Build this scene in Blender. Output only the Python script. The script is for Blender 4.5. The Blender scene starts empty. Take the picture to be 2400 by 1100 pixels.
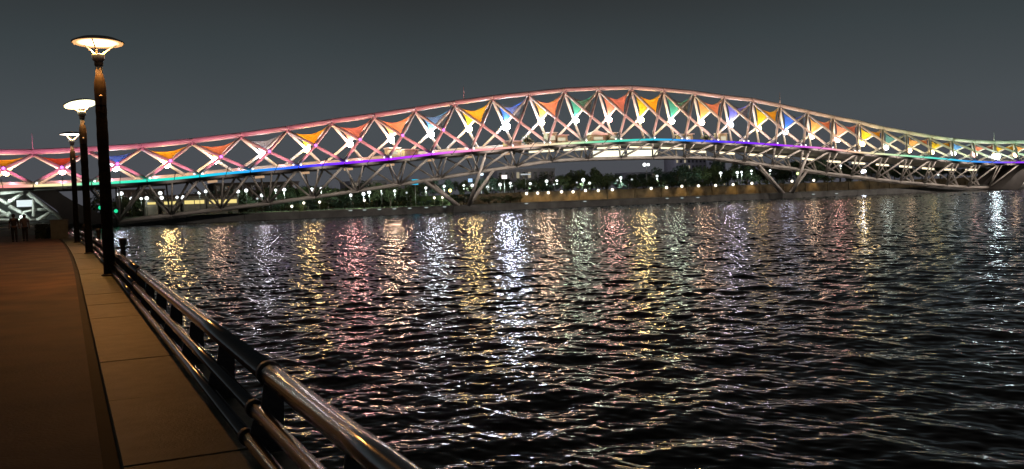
import bpy, math, random
import numpy as np
from mathutils import Vector, Matrix
R = math.radians
rng = random.Random(7)
S = bpy.context.scene
COL = S.collection

# ------------------------------------------------------------------ camera
CZ = 3.0                                   # eye above the water, metres
F_PX, YAW, PITCH, ROLL = 2175.5, R(25.603), R(-2.280), R(2.045)
fw = Vector((math.sin(YAW)*math.cos(PITCH), math.cos(YAW)*math.cos(PITCH), math.sin(PITCH)))
rt = Vector((math.cos(YAW), -math.sin(YAW), 0.0))
up = rt.cross(fw)
c_, s_ = math.cos(ROLL), math.sin(ROLL)
rt, up = c_*rt - s_*up, s_*rt + c_*up
cam = bpy.data.cameras.new('camera')
camo = bpy.data.objects.new('camera', cam)
COL.objects.link(camo)
cam.sensor_width = 36.0
cam.lens = F_PX/2400*36
cam.clip_start, cam.clip_end = 0.05, 8000
m = Matrix((rt, up, -fw)).transposed().to_4x4()
m.translation = Vector((0, 0, CZ))
camo.matrix_world = m
S.camera = camo

# ------------------------------------------------------------------ night sky with city glow
W = bpy.data.worlds.new('World')
S.world = W
W.use_nodes = True
nt = W.node_tree
nt.nodes.clear()
wo = nt.nodes.new('ShaderNodeOutputWorld')
bg = nt.nodes.new('ShaderNodeBackground')
tc = nt.nodes.new('ShaderNodeTexCoord')
sp = nt.nodes.new('ShaderNodeSeparateXYZ')
rp = nt.nodes.new('ShaderNodeValToRGB')
nz = nt.nodes.new('ShaderNodeTexNoise')
ad = nt.nodes.new('ShaderNodeMath'); ad.operation = 'MULTIPLY_ADD'
nz.inputs['Scale'].default_value = 2.2
nz.inputs['Detail'].default_value = 3
ad.inputs[1].default_value = 0.06
nt.links.new(tc.outputs['Generated'], sp.inputs[0])
nt.links.new(tc.outputs['Generated'], nz.inputs['Vector'])
nt.links.new(nz.outputs['Fac'], ad.inputs[0])
nt.links.new(sp.outputs['Z'], ad.inputs[2])
nt.links.new(ad.outputs[0], rp.inputs['Fac'])
els = rp.color_ramp.elements
SKY = [(0.0, (.068, .062, .074)), (0.05, (.072, .075, .086)), (0.11, (.066, .077, .085)), (0.19, (.042, .053, .058)),
       (0.28, (.021, .021, .021)), (0.6, (.010, .010, .010)), (1.0, (.006, .007, .008))]
els[0].position = SKY[0][0]; els[0].color = (*SKY[0][1], 1)
els[1].position = SKY[-1][0]; els[1].color = (*SKY[-1][1], 1)
for p_, cc in SKY[1:-1]:
    e = els.new(p_); e.color = (*cc, 1)
nt.links.new(rp.outputs['Color'], bg.inputs['Color'])
bg.inputs['Strength'].default_value = 1.0
nt.links.new(bg.outputs[0], wo.inputs[0])

S.view_settings.view_transform = 'Standard'
S.view_settings.look = 'None'
S.view_settings.exposure = 0.0
S.view_settings.gamma = 1.0
S.view_settings.use_curve_mapping = False
S.render.engine = 'CYCLES'
S.cycles.max_bounces = 6
S.cycles.glossy_bounces = 3
S.cycles.diffuse_bounces = 2
S.cycles.transmission_bounces = 3
S.cycles.caustics_reflective = False
S.cycles.caustics_refractive = False
S.cycles.sample_clamp_indirect = 6.0
S.cycles.use_adaptive_sampling = False
S.cycles.use_light_tree = True

# ------------------------------------------------------------------ helpers
def ray(x, y):
    return fw + rt*((x-1200)/F_PX) + up*((550-y)/F_PX)

def atY(x, y, Y):
    d = ray(x, y)
    return Vector((0, 0, CZ)) + d*(Y/d.y)

def atZ(x, y, z):
    d = ray(x, y)
    return Vector((0, 0, CZ)) + d*((z-CZ)/d.z)

class MB:
    def __init__(s):
        s.v, s.f, s.sm = [], [], []
    def tube(s, pts, r, n=8, cap=True, smooth=True):
        pts = [Vector(p) for p in pts]
        rs = r if isinstance(r, (list, tuple)) else [r]*len(pts)
        b0 = len(s.v)
        for i, p in enumerate(pts):
            t = (pts[min(i+1, len(pts)-1)] - pts[max(i-1, 0)]).normalized()
            a = Vector((0, 0, 1)) if abs(t.z) < .95 else Vector((1, 0, 0))
            u = t.cross(a).normalized(); w = u.cross(t)
            for k in range(n):
                q = 2*math.pi*k/n
                s.v.append(p + (u*math.cos(q) + w*math.sin(q))*rs[i])
        for i in range(len(pts)-1):
            for k in range(n):
                a0 = b0+i*n+k; a1 = b0+i*n+(k+1) % n
                s.f.append((a0, a1, a1+n, a0+n)); s.sm.append(smooth)
        if cap:
            s.f.append(tuple(b0+k for k in range(n))[::-1]); s.sm.append(False)
            s.f.append(tuple(b0+(len(pts)-1)*n+k for k in range(n))); s.sm.append(False)
        return s
    def lathe(s, prof, n=16, c=(0, 0, 0), smooth=True):
        b0 = len(s.v); c = Vector(c)
        for r, z in prof:
            for k in range(n):
                q = 2*math.pi*k/n
                s.v.append(c + Vector((r*math.cos(q), r*math.sin(q), z)))
        for i in range(len(prof)-1):
            for k in range(n):
                a0 = b0+i*n+k; a1 = b0+i*n+(k+1) % n
                s.f.append((a0, a1, a1+n, a0+n)); s.sm.append(smooth)
        return s
    def box(s, lo, hi):
        x0, y0, z0 = lo; x1, y1, z1 = hi
        b = len(s.v)
        s.v += [Vector(p) for p in ((x0,y0,z0),(x1,y0,z0),(x1,y1,z0),(x0,y1,z0),(x0,y0,z1),(x1,y0,z1),(x1,y1,z1),(x0,y1,z1))]
        for q in ((3,2,1,0),(4,5,6,7),(0,1,5,4),(1,2,6,5),(2,3,7,6),(3,0,4,7)):
            s.f.append(tuple(b+i for i in q)); s.sm.append(False)
        return s
    def hexa(s, bottom, top):
        b = len(s.v); n = len(bottom)
        s.v += [Vector(p) for p in bottom] + [Vector(p) for p in top]
        s.f.append(tuple(b+i for i in range(n))[::-1]); s.sm.append(False)
        s.f.append(tuple(b+n+i for i in range(n))); s.sm.append(False)
        for i in range(n):
            j = (i+1) % n
            s.f.append((b+i, b+j, b+n+j, b+n+i)); s.sm.append(False)
        return s
    def ball(s, c, r, nu=10, nv=6, sz=1.0):
        prof = [(max(r*math.sin(math.pi*i/nv), 1e-4), -r*sz*math.cos(math.pi*i/nv)) for i in range(nv+1)]
        return s.lathe(prof, nu, c)
    def mesh(s, name, mat):
        me = bpy.data.meshes.new(name)
        me.from_pydata([tuple(p) for p in s.v], [], s.f)
        me.polygons.foreach_set('use_smooth', s.sm)
        if mat: me.materials.append(mat)
        me.update()
        return me
    def build(s, name, mat, parent=None, loc=None):
        o = bpy.data.objects.new(name, s.mesh(name, mat))
        COL.objects.link(o)
        if parent: o.parent = parent
        if loc: o.location = loc
        return o

def tag(o, label=None, cat=None, group=None, kind=None):
    if label: o['label'] = label
    if cat: o['category'] = cat
    if group: o['group'] = group
    if kind: o['kind'] = kind
    return o

def empty(name, loc, label, cat, group=None, rz=0.0):
    o = bpy.data.objects.new(name, None)
    COL.objects.link(o)
    o.location = loc; o.rotation_euler.z = rz; o.empty_display_size = .2
    return tag(o, label, cat, group)

def copy_tree(o, parent=None):
    c = o.copy(); COL.objects.link(c)
    if parent: c.parent = parent
    for ch in list(o.children): copy_tree(ch, c)
    return c

ORD = ['first','second','third','fourth','fifth','sixth','seventh','eighth','ninth','tenth','eleventh','twelfth','thirteenth',
       'fourteenth','fifteenth','sixteenth','seventeenth','eighteenth','nineteenth','twentieth','twenty-first','twenty-second',
       'twenty-third','twenty-fourth','twenty-fifth','twenty-sixth','twenty-seventh','twenty-eighth','twenty-ninth','thirtieth',
       'thirty-first','thirty-second','thirty-third','thirty-fourth','thirty-fifth','thirty-sixth','thirty-seventh','thirty-eighth']

# ------------------------------------------------------------------ materials
def mat(name, col, rough=.6, metal=0.0, var=.25, scale=3.0, bump=0.0, bscale=20.0, spec=.5, col2=None, stretch=None):
    M = bpy.data.materials.new(name); M.use_nodes = True
    t = M.node_tree; b = t.nodes['Principled BSDF']
    b.inputs['Roughness'].default_value = rough
    b.inputs['Metallic'].default_value = metal
    b.inputs['Specular IOR Level'].default_value = spec
    tc = t.nodes.new('ShaderNodeTexCoord'); mp = t.nodes.new('ShaderNodeMapping')
    if stretch: mp.inputs['Scale'].default_value = stretch
    t.links.new(tc.outputs['Object'], mp.inputs['Vector'])
    n = t.nodes.new('ShaderNodeTexNoise'); n.inputs['Scale'].default_value = scale; n.inputs['Detail'].default_value = 6
    t.links.new(mp.outputs[0], n.inputs['Vector'])
    r = t.nodes.new('ShaderNodeValToRGB')
    c2 = col2 or tuple(c*(1+var) for c in col)
    r.color_ramp.elements[0].position = .3; r.color_ramp.elements[0].color = (*[c*(1-var) for c in col], 1)
    r.color_ramp.elements[1].position = .7; r.color_ramp.elements[1].color = (*c2, 1)
    t.links.new(n.outputs['Fac'], r.inputs['Fac'])
    t.links.new(r.outputs['Color'], b.inputs['Base Color'])
    if bump:
        n2 = t.nodes.new('ShaderNodeTexNoise'); n2.inputs['Scale'].default_value = bscale; n2.inputs['Detail'].default_value = 5
        t.links.new(mp.outputs[0], n2.inputs['Vector'])
        bp = t.nodes.new('ShaderNodeBump'); bp.inputs['Strength'].default_value = bump; bp.inputs['Distance'].default_value = .02
        t.links.new(n2.outputs['Fac'], bp.inputs['Height'])
        t.links.new(bp.outputs[0], b.inputs['Normal'])
    return M

def emit(name, col, strength, sampling=None):
    M = bpy.data.materials.new(name); M.use_nodes = True
    t = M.node_tree; t.nodes.clear()
    o = t.nodes.new('ShaderNodeOutputMaterial'); e = t.nodes.new('ShaderNodeEmission')
    e.inputs['Color'].default_value = (*col, 1); e.inputs['Strength'].default_value = strength
    t.links.new(e.outputs[0], o.inputs[0])
    if sampling: M.cycles.emission_sampling = sampling
    return M

def fabric(name, col, sheer=0.0):
    M = bpy.data.materials.new(name); M.use_nodes = True
    t = M.node_tree; t.nodes.clear()
    o = t.nodes.new('ShaderNodeOutputMaterial'); mx = t.nodes.new('ShaderNodeMixShader')
    d = t.nodes.new('ShaderNodeBsdfDiffuse'); tr = t.nodes.new('ShaderNodeBsdfTranslucent')
    n = t.nodes.new('ShaderNodeTexNoise'); n.inputs['Scale'].default_value = .8; n.inputs['Detail'].default_value = 4
    tc = t.nodes.new('ShaderNodeTexCoord'); t.links.new(tc.outputs['Object'], n.inputs['Vector'])
    r = t.nodes.new('ShaderNodeValToRGB')
    r.color_ramp.elements[0].color = (*[c*.75 for c in col], 1); r.color_ramp.elements[0].position = .3
    r.color_ramp.elements[1].color = (*col, 1); r.color_ramp.elements[1].position = .7
    t.links.new(n.outputs['Fac'], r.inputs['Fac'])
    for q in (d, tr): t.links.new(r.outputs['Color'], q.inputs['Color'])
    mx.inputs[0].default_value = .5
    t.links.new(d.outputs[0], mx.inputs[1]); t.links.new(tr.outputs[0], mx.inputs[2])
    if sheer:
        tp = t.nodes.new('ShaderNodeBsdfTransparent'); m2 = t.nodes.new('ShaderNodeMixShader'); m2.inputs[0].default_value = sheer
        t.links.new(mx.outputs[0], m2.inputs[1]); t.links.new(tp.outputs[0], m2.inputs[2]); t.links.new(m2.outputs[0], o.inputs[0])
    else: t.links.new(mx.outputs[0], o.inputs[0])
    return M

M_paving = mat('paving', (.15, .082, .042), .75, var=.55, scale=.8, bump=.5, bscale=30)
M_slab = mat('granite_slab', (.10, .115, .072), .6, var=.3, scale=5, bump=.35, bscale=45)
M_drain = mat('drain_slot', (.02, .018, .016), .8, var=.3)
M_wall = mat('quay_wall', (.14, .13, .12), .8, var=.3, scale=1.0, bump=.6, bscale=8)
M_steelrail = mat('brushed_steel', (.36, .36, .36), .17, metal=1.0, var=.22, scale=6, bump=.06, bscale=40, stretch=(1, .15, 1))
M_post = mat('black_iron', (.02, .018, .016), .5, var=.3, bump=.3, bscale=30)
M_shaft = mat('lamp_shaft', (.010, .009, .006), .75, spec=.15, var=.5, scale=9, bump=1.0, bscale=25)
M_lampmetal = mat('lamp_metal', (.5, .45, .38), .4, metal=.3, var=.15, scale=6)
M_sleeve = mat('lamp_sleeve', (.38, .33, .28), .6, var=.2, scale=8)
M_lampneck = mat('lamp_neck', (.06, .04, .03), .6, var=.2)
M_white = mat('bridge_paint', (.66, .64, .60), .45, var=.10, scale=.35)
M_chord = mat('bridge_chord_paint', (.70, .67, .63), .4, var=.10, scale=.3)
M_beam = mat('edge_beam_shaded', (.10, .09, .085), .6, var=.2, scale=.4)  # shade painted in: dark tone keeps the beam looking unlit by the washers
M_deck = mat('bridge_deck', (.30, .29, .27), .7, var=.2, scale=.5)
M_under = mat('bridge_underside', (.42, .385, .35), .6, var=.2, scale=.4)
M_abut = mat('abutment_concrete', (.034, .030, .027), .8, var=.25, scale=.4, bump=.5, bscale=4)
M_dark = mat('barrage_concrete', (.12, .12, .115), .85, var=.35, scale=.3, bump=.5, bscale=3)
M_cope = mat('coping_stone', (.22, .21, .19), .8, var=.3, scale=.6)
M_grass = mat('lawn', (.055, .075, .022), .9, var=.5, scale=.25, bump=.7, bscale=6)
M_terrain = mat('terrain', (.10, .10, .06), .95, var=.4, scale=.05)
M_embank = mat('embankment_stone', (.15, .12, .07), .85, var=.4, scale=.5, bump=.6, bscale=3)
M_bark = mat('bark', (.07, .05, .035), .9, var=.3, scale=4)
M_leafA = mat('leaf_dark', (.030, .050, .022), .7, var=.5, scale=.7)
M_leafB = mat('leaf_olive', (.055, .075, .030), .7, var=.5, scale=.7)
M_leafC = mat('leaf_teal', (.045, .080, .060), .7, var=.5, scale=.7)
M_pole = mat('grey_pole', (.25, .25, .25), .5, metal=.4, var=.2)
M_bldA = mat('building_plaster', (.09, .075, .065), .9, var=.15, scale=.2)
M_bldB = mat('building_grey', (.36, .36, .40), .9, var=.15, scale=.2)
M_cab = mat('cabinet_paint', (.085, .10, .08), .6, var=.2, scale=3)
M_whitebar = mat('barrier_white', (.75, .74, .68), .5, var=.1)
M_skin = mat('skin', (.12, .07, .05), .6, var=.1)
M_hair = mat('hair', (.012, .01, .009), .7, var=.2)
M_cloth_dark = mat('cloth_dark', (.012, .010, .010), .9, var=.3, scale=10)
M_cloth_grey = mat('cloth_grey', (.075, .065, .07), .9, var=.2, scale=10)
M_cloth_jean = mat('cloth_trousers', (.012, .012, .015), .9, var=.2, scale=10)
M_glass = mat('parapet_glass', (.27, .25, .22), .15, var=.08, scale=.3)

# ------------------------------------------------------------------ large structure: ground, water, banks
PZ = 1.3                                                     # promenade level
def bend(y): return -.00033*max(0, y-25)**2

def strip(name, mat_, x0, x1, z0, z1, ys, kind='structure', curve=True, parent=None):
    b = MB()
    n = len(ys)
    for y in ys:
        d = bend(y) if curve else 0
        for x, z in ((x0+d, z0), (x1+d, z0), (x1+d, z1), (x0+d, z1)):
            b.v.append(Vector((x, y, z)))
    for i in range(n-1):
        for k in range(4):
            a, c = i*4+k, i*4+(k+1) % 4
            b.f.append((a, c, c+4, a+4)); b.sm.append(False)
    b.f.append((0, 1, 2, 3)); b.sm.append(False)
    b.f.append(tuple(4*(n-1)+k for k in (3, 2, 1, 0))); b.sm.append(False)
    o = b.build(name, mat_, parent)
    if kind: o['kind'] = kind
    return o

ys = [-12+3*i for i in range(34)]                            # to 87 m
pave = strip('promenade', M_paving, -16, .14, -1.0, PZ, ys)
strip('drain', M_drain, .14, .25, -1.0, PZ-.06, ys)
strip('slab_bed', M_wall, .25, 1.33, -1.0, PZ-.055, ys)
# quay slabs, each a part of the promenade edge
edge = bpy.data.objects.new('quay_edge', None); COL.objects.link(edge); edge['kind'] = 'structure'
y = 8.98-2.38*8
while y < 84:
    y1 = y+2.38-.016
    z = PZ+.02+rng.uniform(-.004, .004)
    b = MB()
    d0, d1 = bend(y), bend(y1)
    b.hexa([(.25+d0, y, PZ-.05), (1.36+d0, y, PZ-.05), (1.36+d1, y1, PZ-.05), (.25+d1, y1, PZ-.05)],
           [(.262+d0, y+.008, z), (1.35+d0, y+.008, z), (1.35+d1, y1-.008, z), (.262+d1, y1-.008, z)])
    b.build('quay_slab', M_slab, edge)
    y += 2.38
# near bank ground running on under the bridge, and the land to the horizon
b = MB(); b.box((-400, 87.0, -1.0), (-1.0, 420, PZ-.02)); o = b.build('near_bank', M_terrain); o['kind'] = 'structure'
b = MB(); b.box((-400, -200, -1.0), (-16, 87, PZ-.02)); o = b.build('near_bank_land', M_terrain); o['kind'] = 'structure'
b = MB(); b.box((-3000, 420, -1.0), (4500, 6000, 1.5)); o = b.build('terrain', M_terrain); o['kind'] = 'structure'
b = MB(); b.box((-1.0, 209.3, -1.0), (900, 420, 1.55)); o = b.build('far_bank_lawn', M_grass); o['kind'] = 'structure'
b = MB(); b.box((96, 235.0, 1.5), (900, 419, 4.35)); o = b.build('upper_bank', M_grass); o['kind'] = 'structure'

# water -----------------------------------------------------------------
def make_water():
    rs = list(np.linspace(1.0, 5.6, 24))
    r = 5.6
    while r < 215:
        rs.append(r); r += max(.04, .0062*r)
    while r < 700:
        rs.append(r); r *= 1.06
    rs = np.array(rs)
    th = np.radians(np.linspace(-12, 72, 1000))
    RR, TT = np.meshgrid(rs, th, indexing='ij')
    X = (RR*np.sin(TT)).ravel(); Y = (RR*np.cos(TT)).ravel()
    cell = np.maximum(.04, .0062*RR).ravel()
    g = np.random.default_rng(3)
    Z = np.zeros_like(X); SX = np.zeros_like(X); SY = np.zeros_like(X)
    NW = 76
    lam = np.exp(g.uniform(np.log(.14), np.log(3.0), NW))
    lam = np.r_[lam, [5.5, 4.6]]
    main = R(32)
    for L in lam:
        k = 2*np.pi/L
        a_ = main + g.normal(0, R(55)) + (np.pi if g.random() < .2 else 0)
        ph = g.uniform(0, 2*np.pi)
        slope = WAVE*(.75+.5*g.random())*(1.35 if L < .7 else 1.0 if L < 1.5 else .55)
        A = slope/k
        kx, ky = k*np.sin(a_), k*np.cos(a_)
        # slow patches of stronger and weaker ripple
        gx, gy = g.uniform(-.12, .12, 2)
        env = .75+.65*np.sin(gx*X+gy*Y+g.uniform(0, 6.28))*np.sin(.7*gy*X-.6*gx*Y+g.uniform(0, 6.28))
        arg = kx*X+ky*Y+ph
        fade = np.clip((L/cell-2.5)/2.5, 0, 1)
        Z += A*fade*env*np.sin(arg)
        cs = slope*env*np.cos(arg)
        SX += cs*np.sin(a_); SY += cs*np.cos(a_)
    print('water rms slope', float(np.sqrt((SX**2+SY**2).mean())), len(X))
    nr, na = len(rs), len(th)
    me = bpy.data.meshes.new('river_water')
    me.vertices.add(nr*na)
    me.vertices.foreach_set('co', np.c_[X, Y, Z].astype(np.float32).ravel())
    i = np.arange(nr-1)[:, None]; j = np.arange(na-1)[None, :]
    a = i*na+j
    q = np.stack([a, a+na, a+na+1, a+1], -1).reshape(-1, 4)[:, ::-1]
    nf = len(q)
    me.loops.add(nf*4); me.loops.foreach_set('vertex_index', q.ravel().astype(np.int32))
    me.polygons.add(nf); me.polygons.foreach_set('loop_start', (np.arange(nf)*4).astype(np.int32))
    me.polygons.foreach_set('use_smooth', np.ones(nf, bool))
    me.update(); me.validate()
    N = np.c_[-SX, -SY, np.ones_like(SX)]
    N /= np.linalg.norm(N, axis=1)[:, None]
    me.normals_split_custom_set_from_vertices(N.astype(np.float32).tolist())
    M = bpy.data.materials.new('water'); M.use_nodes = True
    bs = M.node_tree.nodes['Principled BSDF']
    bs.inputs['Base Color'].default_value = (.012, .010, .008, 1)
    bs.inputs['Roughness'].default_value = .105
    bs.inputs['IOR'].default_value = 1.33
    me.materials.append(M)
    o = bpy.data.objects.new('river_water', me); COL.objects.link(o)
    o['kind'] = 'structure'
WAVE = .0255
make_water()

# low dark barrage / landing stage crossing the river under the bridge ------------------
bar = empty('river_barrage', (0, 0, 0), 'long low dark concrete wall crossing the river beneath the bridge', 'barrage')
for i in range(25):
    x0 = -1.0+12*i
    b = MB(); b.box((x0, 207.0, -1.0), (x0+11.95, 209.2, 1.45+rng.uniform(-.03, .03))); b.build('wall_section', M_dark, bar)
    b = MB(); b.box((x0, 206.9, 1.5), (x0+11.9, 209.25, 1.66+rng.uniform(-.02, .02))); b.build('coping', M_cope if i in (3, 4, 5) else M_dark, bar)

# stone embankment wall behind the lawn, with piers
emb = empty('embankment_wall', (0, 0, 0), 'stone embankment wall lit golden by a row of small lamps behind the river', 'embankment wall')
for i in range(22):
    x0 = 96+9.5*i
    b = MB(); b.box((x0, 233.4, 1.5), (x0+9.2, 235, 4.3+rng.uniform(-.08, .08))); b.build('stone_panel', M_embank, emb)
    b = MB(); b.box((x0+9.2, 233.1, 1.5), (x0+9.5, 235, 4.55)); b.build('buttress', M_embank, emb)

# ------------------------------------------------------------------ the bridge
BY = 206.0
def Xk(k): return -5.25+10*k
ZR = [11.8,12.2,12.8,13.8,15.0,16.4,18.0,19.4,20.9,22.5,23.9,25.0,26.1,26.7,27.1,26.7,26.1,25.1,24.4,22.9,21.3,19.7,18.3,16.5,15.2,13.9,12.9,12.2,11.8,11.9]
ZX = [8.9,9.4,9.9,10.6,11.6,12.8,14.0,14.9,16.1,17.4,18.1,19.0,19.6,19.9,19.8,19.5,19.2,18.5,17.5,16.5,15.2,14.1,12.8,11.6,10.6,9.9,9.4,8.9,8.6]
def interp(xs, zs, x):
    return float(np.interp(x, xs, zs))
def ridge_z(k): return CZ+interp(range(30), ZR, k)
def cross_z(k): return CZ+interp(range(29), ZX, k)
DX = [0, 3, 28, 57, 70, 87, 104, 116, 128, 142, 165]
DZ = [13.5, 13.5, 12.6, 10.8, 9.5, 8.4, 7.2, 6.2, 5.7, 5.5, 5.5]
def deck_z(x): return CZ+interp(DX, DZ, abs(x-134.75))
CX = [0, 12, 25, 33, 42, 60, 78, 95, 108, 123, 140]
CHZ = [9.2, 9.15, 8.8, 7.8, 6.8, 4.5, 2.4, .6, -.5, -1.9, -2.4]
def chord_z(x): return CZ+interp(CX, CHZ, abs(x-134.75))
HW = 9.0
br = empty('truss_footbridge', (0, 0, 0), 'long arched truss footbridge with coloured fabric sails and rainbow lit deck edge', 'bridge')
K0, K1 = -2, 31
def ridge(k): return Vector((Xk(k), BY, ridge_z(k)))
def base(k, s): return Vector((Xk(k), BY+s*HW, deck_z(Xk(k))+.25))
def cross(k, s): return Vector((Xk(k+.5), BY+s*HW/2, cross_z(k)))
for k in range(K0, K1):
    # ridge chord, a box-like tube bent along the arch
    pts = [Vector((Xk(k+t), BY, ridge_z(k+t)+.55)) for t in (0, .5, 1.0)]
    MB().tube(pts, .58, 10).build('ridge_chord', M_chord, br)
    MB().tube([ridge(k)+Vector((0, 0, -.45)), ridge(k)+Vector((0, 0, .2))], [.75, .5], 10).build('ridge_node', M_white, br)
    for s in (-1, 1):
        nm = 'near_brace' if s < 0 else 'far_brace'
        X_ = cross(k, s)
        MB().tube([ridge(k), X_, base(k+1, s)], .34, 8).build('diagonal_brace', M_white, br)
        MB().tube([ridge(k+1), X_+Vector((0, s*-.02, 0)), base(k, s)], .33, 8).build('diagonal_brace', M_white, br)
        MB().ball(X_, .55, 10, 6).build('brace_joint', M_white, br)
    # deck piece and its edge beams
    xs = [Xk(k), Xk(k+.5), Xk(k+1)]
    b = MB()
    for a0, a1 in ((xs[0], xs[1]), (xs[1], xs[2])):
        z0, z1 = deck_z(a0)-.1, deck_z(a1)-.1
        b.hexa([(a0, BY-HW+.4, z0-.55), (a1, BY-HW+.4, z1-.55), (a1, BY+HW-.4, z1-.55), (a0, BY+HW-.4, z0-.55)],
               [(a0, BY-HW+.4, z0), (a1, BY-HW+.4, z1), (a1, BY+HW-.4, z1), (a0, BY+HW-.4, z0)])
    b.build('deck_segment', M_deck, br)
    for s in (-1, 1):
        MB().tube([(x, BY+s*HW, deck_z(x)-.55) for x in xs], .45, 8).build('edge_beam', M_beam, br)
    # parapets
    b = MB()
    for a0, a1 in ((xs[0], xs[1]), (xs[1], xs[2])):
        z0, z1 = deck_z(a0), deck_z(a1)
        b.hexa([(a0, BY+HW-1.15, z0), (a1, BY+HW-1.15, z1), (a1, BY+HW-1.05, z1), (a0, BY+HW-1.05, z0)],
               [(a0, BY+HW-1.15, z0+1.25), (a1, BY+HW-1.15, z1+1.25), (a1, BY+HW-1.05, z1+1.25), (a0, BY+HW-1.05, z0+1.25)])
    b.build('parapet_panel', M_glass, br)
    # lower truss
    if 1 <= k <= 27:
        L0 = Vector((Xk(k+.5), BY, chord_z(Xk(k+.5))))
        L1 = Vector((Xk(k+1.5), BY, chord_z(Xk(k+1.5))))
        if k < 27:
            for s in (-1, 1):
                MB().tube([L0+Vector((0, s*1.6, 0)), L1+Vector((0, s*1.6, 0))], .42, 8).build('bottom_chord', M_under, br)
        for s in (-1, 1):
            B0 = base(k, s)+Vector((0, 0, -.8)); B1 = base(k+1, s)+Vector((0, 0, -.8))
            Ls = L0+Vector((0, s*1.6, 0))
            MB().tube([Ls, B1], .27, 6).build('lower_brace', M_under, br)
            MB().tube([Ls, B0], .22, 6).build('lower_brace', M_under, br)
            mid = Vector((Xk(k+.5), BY+s*(HW-2.5), deck_z(Xk(k+.5))-.6))
            MB().tube([Ls, mid], .18, 6).build('hanger_post', M_under, br)
        MB().tube([L0+Vector((0, -1.6, 0)), L0+Vector((0, 1.6, 0))], .25, 6).build('cross_tie', M_under, br)

# LED rope along the near deck edge: colour changes along its length
def led_material():
    M = bpy.data.materials.new('led_rope'); M.use_nodes = True
    t = M.node_tree; t.nodes.clear()
    o = t.nodes.new('ShaderNodeOutputMaterial'); e = t.nodes.new('ShaderNodeEmission')
    tc = t.nodes.new('ShaderNodeTexCoord'); sx = t.nodes.new('ShaderNodeSeparateXYZ')
    mr = t.nodes.new('ShaderNodeMapRange'); mr.inputs[1].default_value = -30; mr.inputs[2].default_value = 310
    rp = t.nodes.new('ShaderNodeValToRGB')
    px = [(0,(1,.30,.30)),(62,(1,.45,.35)),(75,(1,.85,.45)),(165,(.9,.95,.5)),(190,(.2,.85,.5)),(300,(.03,.8,.5)),(430,(.02,.72,.62)),(520,(.02,.55,.9)),
          (640,(.03,.25,1)),(720,(.06,.05,1)),(790,(.2,.03,1)),(900,(.42,.02,1)),(1000,(.62,.07,1)),(1060,(.85,.2,.8)),(1130,(1,.38,.38)),(1240,(1,.62,.45)),(1330,(.8,.85,.5)),
          (1400,(.18,.7,.4)),(1480,(.05,.65,.5)),(1560,(.04,.45,.8)),(1640,(.05,.12,1)),(1700,(.12,.04,1)),(1830,(.36,.03,.9)),(1920,(.85,.2,.65)),(1980,(1,.55,.38)),(2060,(.85,.85,.5)),
          (2120,(.45,.85,.5)),(2190,(.1,.75,.6)),(2250,(.05,.5,.9)),(2310,(.05,.2,1)),(2370,(.3,.05,1))]
    el = rp.color_ramp.elements
    for i, (p, c) in enumerate(px):
        x = atY(p, 400, BY-HW).x
        q = (x+30)/340
        if i == 0: el[0].position = q; el[0].color = (*c, 1)
        elif i == 1: el[1].position = q; el[1].color = (*c, 1)
        else:
            n = el.new(q); n.color = (*c, 1)
    t.links.new(tc.outputs['Object'], sx.inputs[0]); t.links.new(sx.outputs['X'], mr.inputs[0])
    t.links.new(mr.outputs[0], rp.inputs['Fac']); t.links.new(rp.outputs['Color'], e.inputs['Color'])
    e.inputs['Strength'].default_value = LED
    t.links.new(e.outputs[0], o.inputs[0])
    return M
LED = 1.15
M_led = led_material()
for k in range(K0, K1):
    if Xk(k) > 281: continue
    g0 = .012
    MB().tube([(Xk(k+t), BY-HW-.32, deck_z(Xk(k+t))-.12) for t in (g0, .5, 1-g0)], .26, 8).build('led_tube', M_led, br)

# sails: colours by bay, (far sail, near sail, lamp tint)
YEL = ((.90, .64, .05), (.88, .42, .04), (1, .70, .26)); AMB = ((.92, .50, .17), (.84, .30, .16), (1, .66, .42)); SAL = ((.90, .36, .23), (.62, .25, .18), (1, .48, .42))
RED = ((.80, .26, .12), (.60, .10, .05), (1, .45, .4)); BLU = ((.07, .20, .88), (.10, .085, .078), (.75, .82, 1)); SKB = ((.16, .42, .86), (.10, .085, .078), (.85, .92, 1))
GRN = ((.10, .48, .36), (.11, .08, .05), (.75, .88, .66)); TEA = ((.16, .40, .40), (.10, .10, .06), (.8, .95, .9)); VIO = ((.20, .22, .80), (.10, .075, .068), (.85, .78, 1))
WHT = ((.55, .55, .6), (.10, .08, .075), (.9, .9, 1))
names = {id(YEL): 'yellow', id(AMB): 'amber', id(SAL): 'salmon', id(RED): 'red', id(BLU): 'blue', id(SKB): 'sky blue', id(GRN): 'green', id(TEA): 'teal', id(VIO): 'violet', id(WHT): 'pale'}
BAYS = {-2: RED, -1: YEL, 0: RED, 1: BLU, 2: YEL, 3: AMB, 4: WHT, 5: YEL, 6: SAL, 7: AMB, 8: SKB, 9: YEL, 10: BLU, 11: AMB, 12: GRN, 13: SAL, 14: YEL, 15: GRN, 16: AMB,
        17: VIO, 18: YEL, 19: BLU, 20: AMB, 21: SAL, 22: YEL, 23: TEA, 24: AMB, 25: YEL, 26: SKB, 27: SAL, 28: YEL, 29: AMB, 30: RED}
POW = {0: .5, 1: .5, 2: 1.2, 3: .6, 4: .8, 5: 1.2, 6: 1.0, 7: 1.7, 8: 1.2, 9: 1.4, 10: 3.8, 11: 1.5, 12: .9, 13: .9, 14: 1.6, 15: .6, 16: .8, 17: 1.2, 18: .5, 19: .35, 20: .35, 21: .3, 22: .4}
fab = {}
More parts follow.
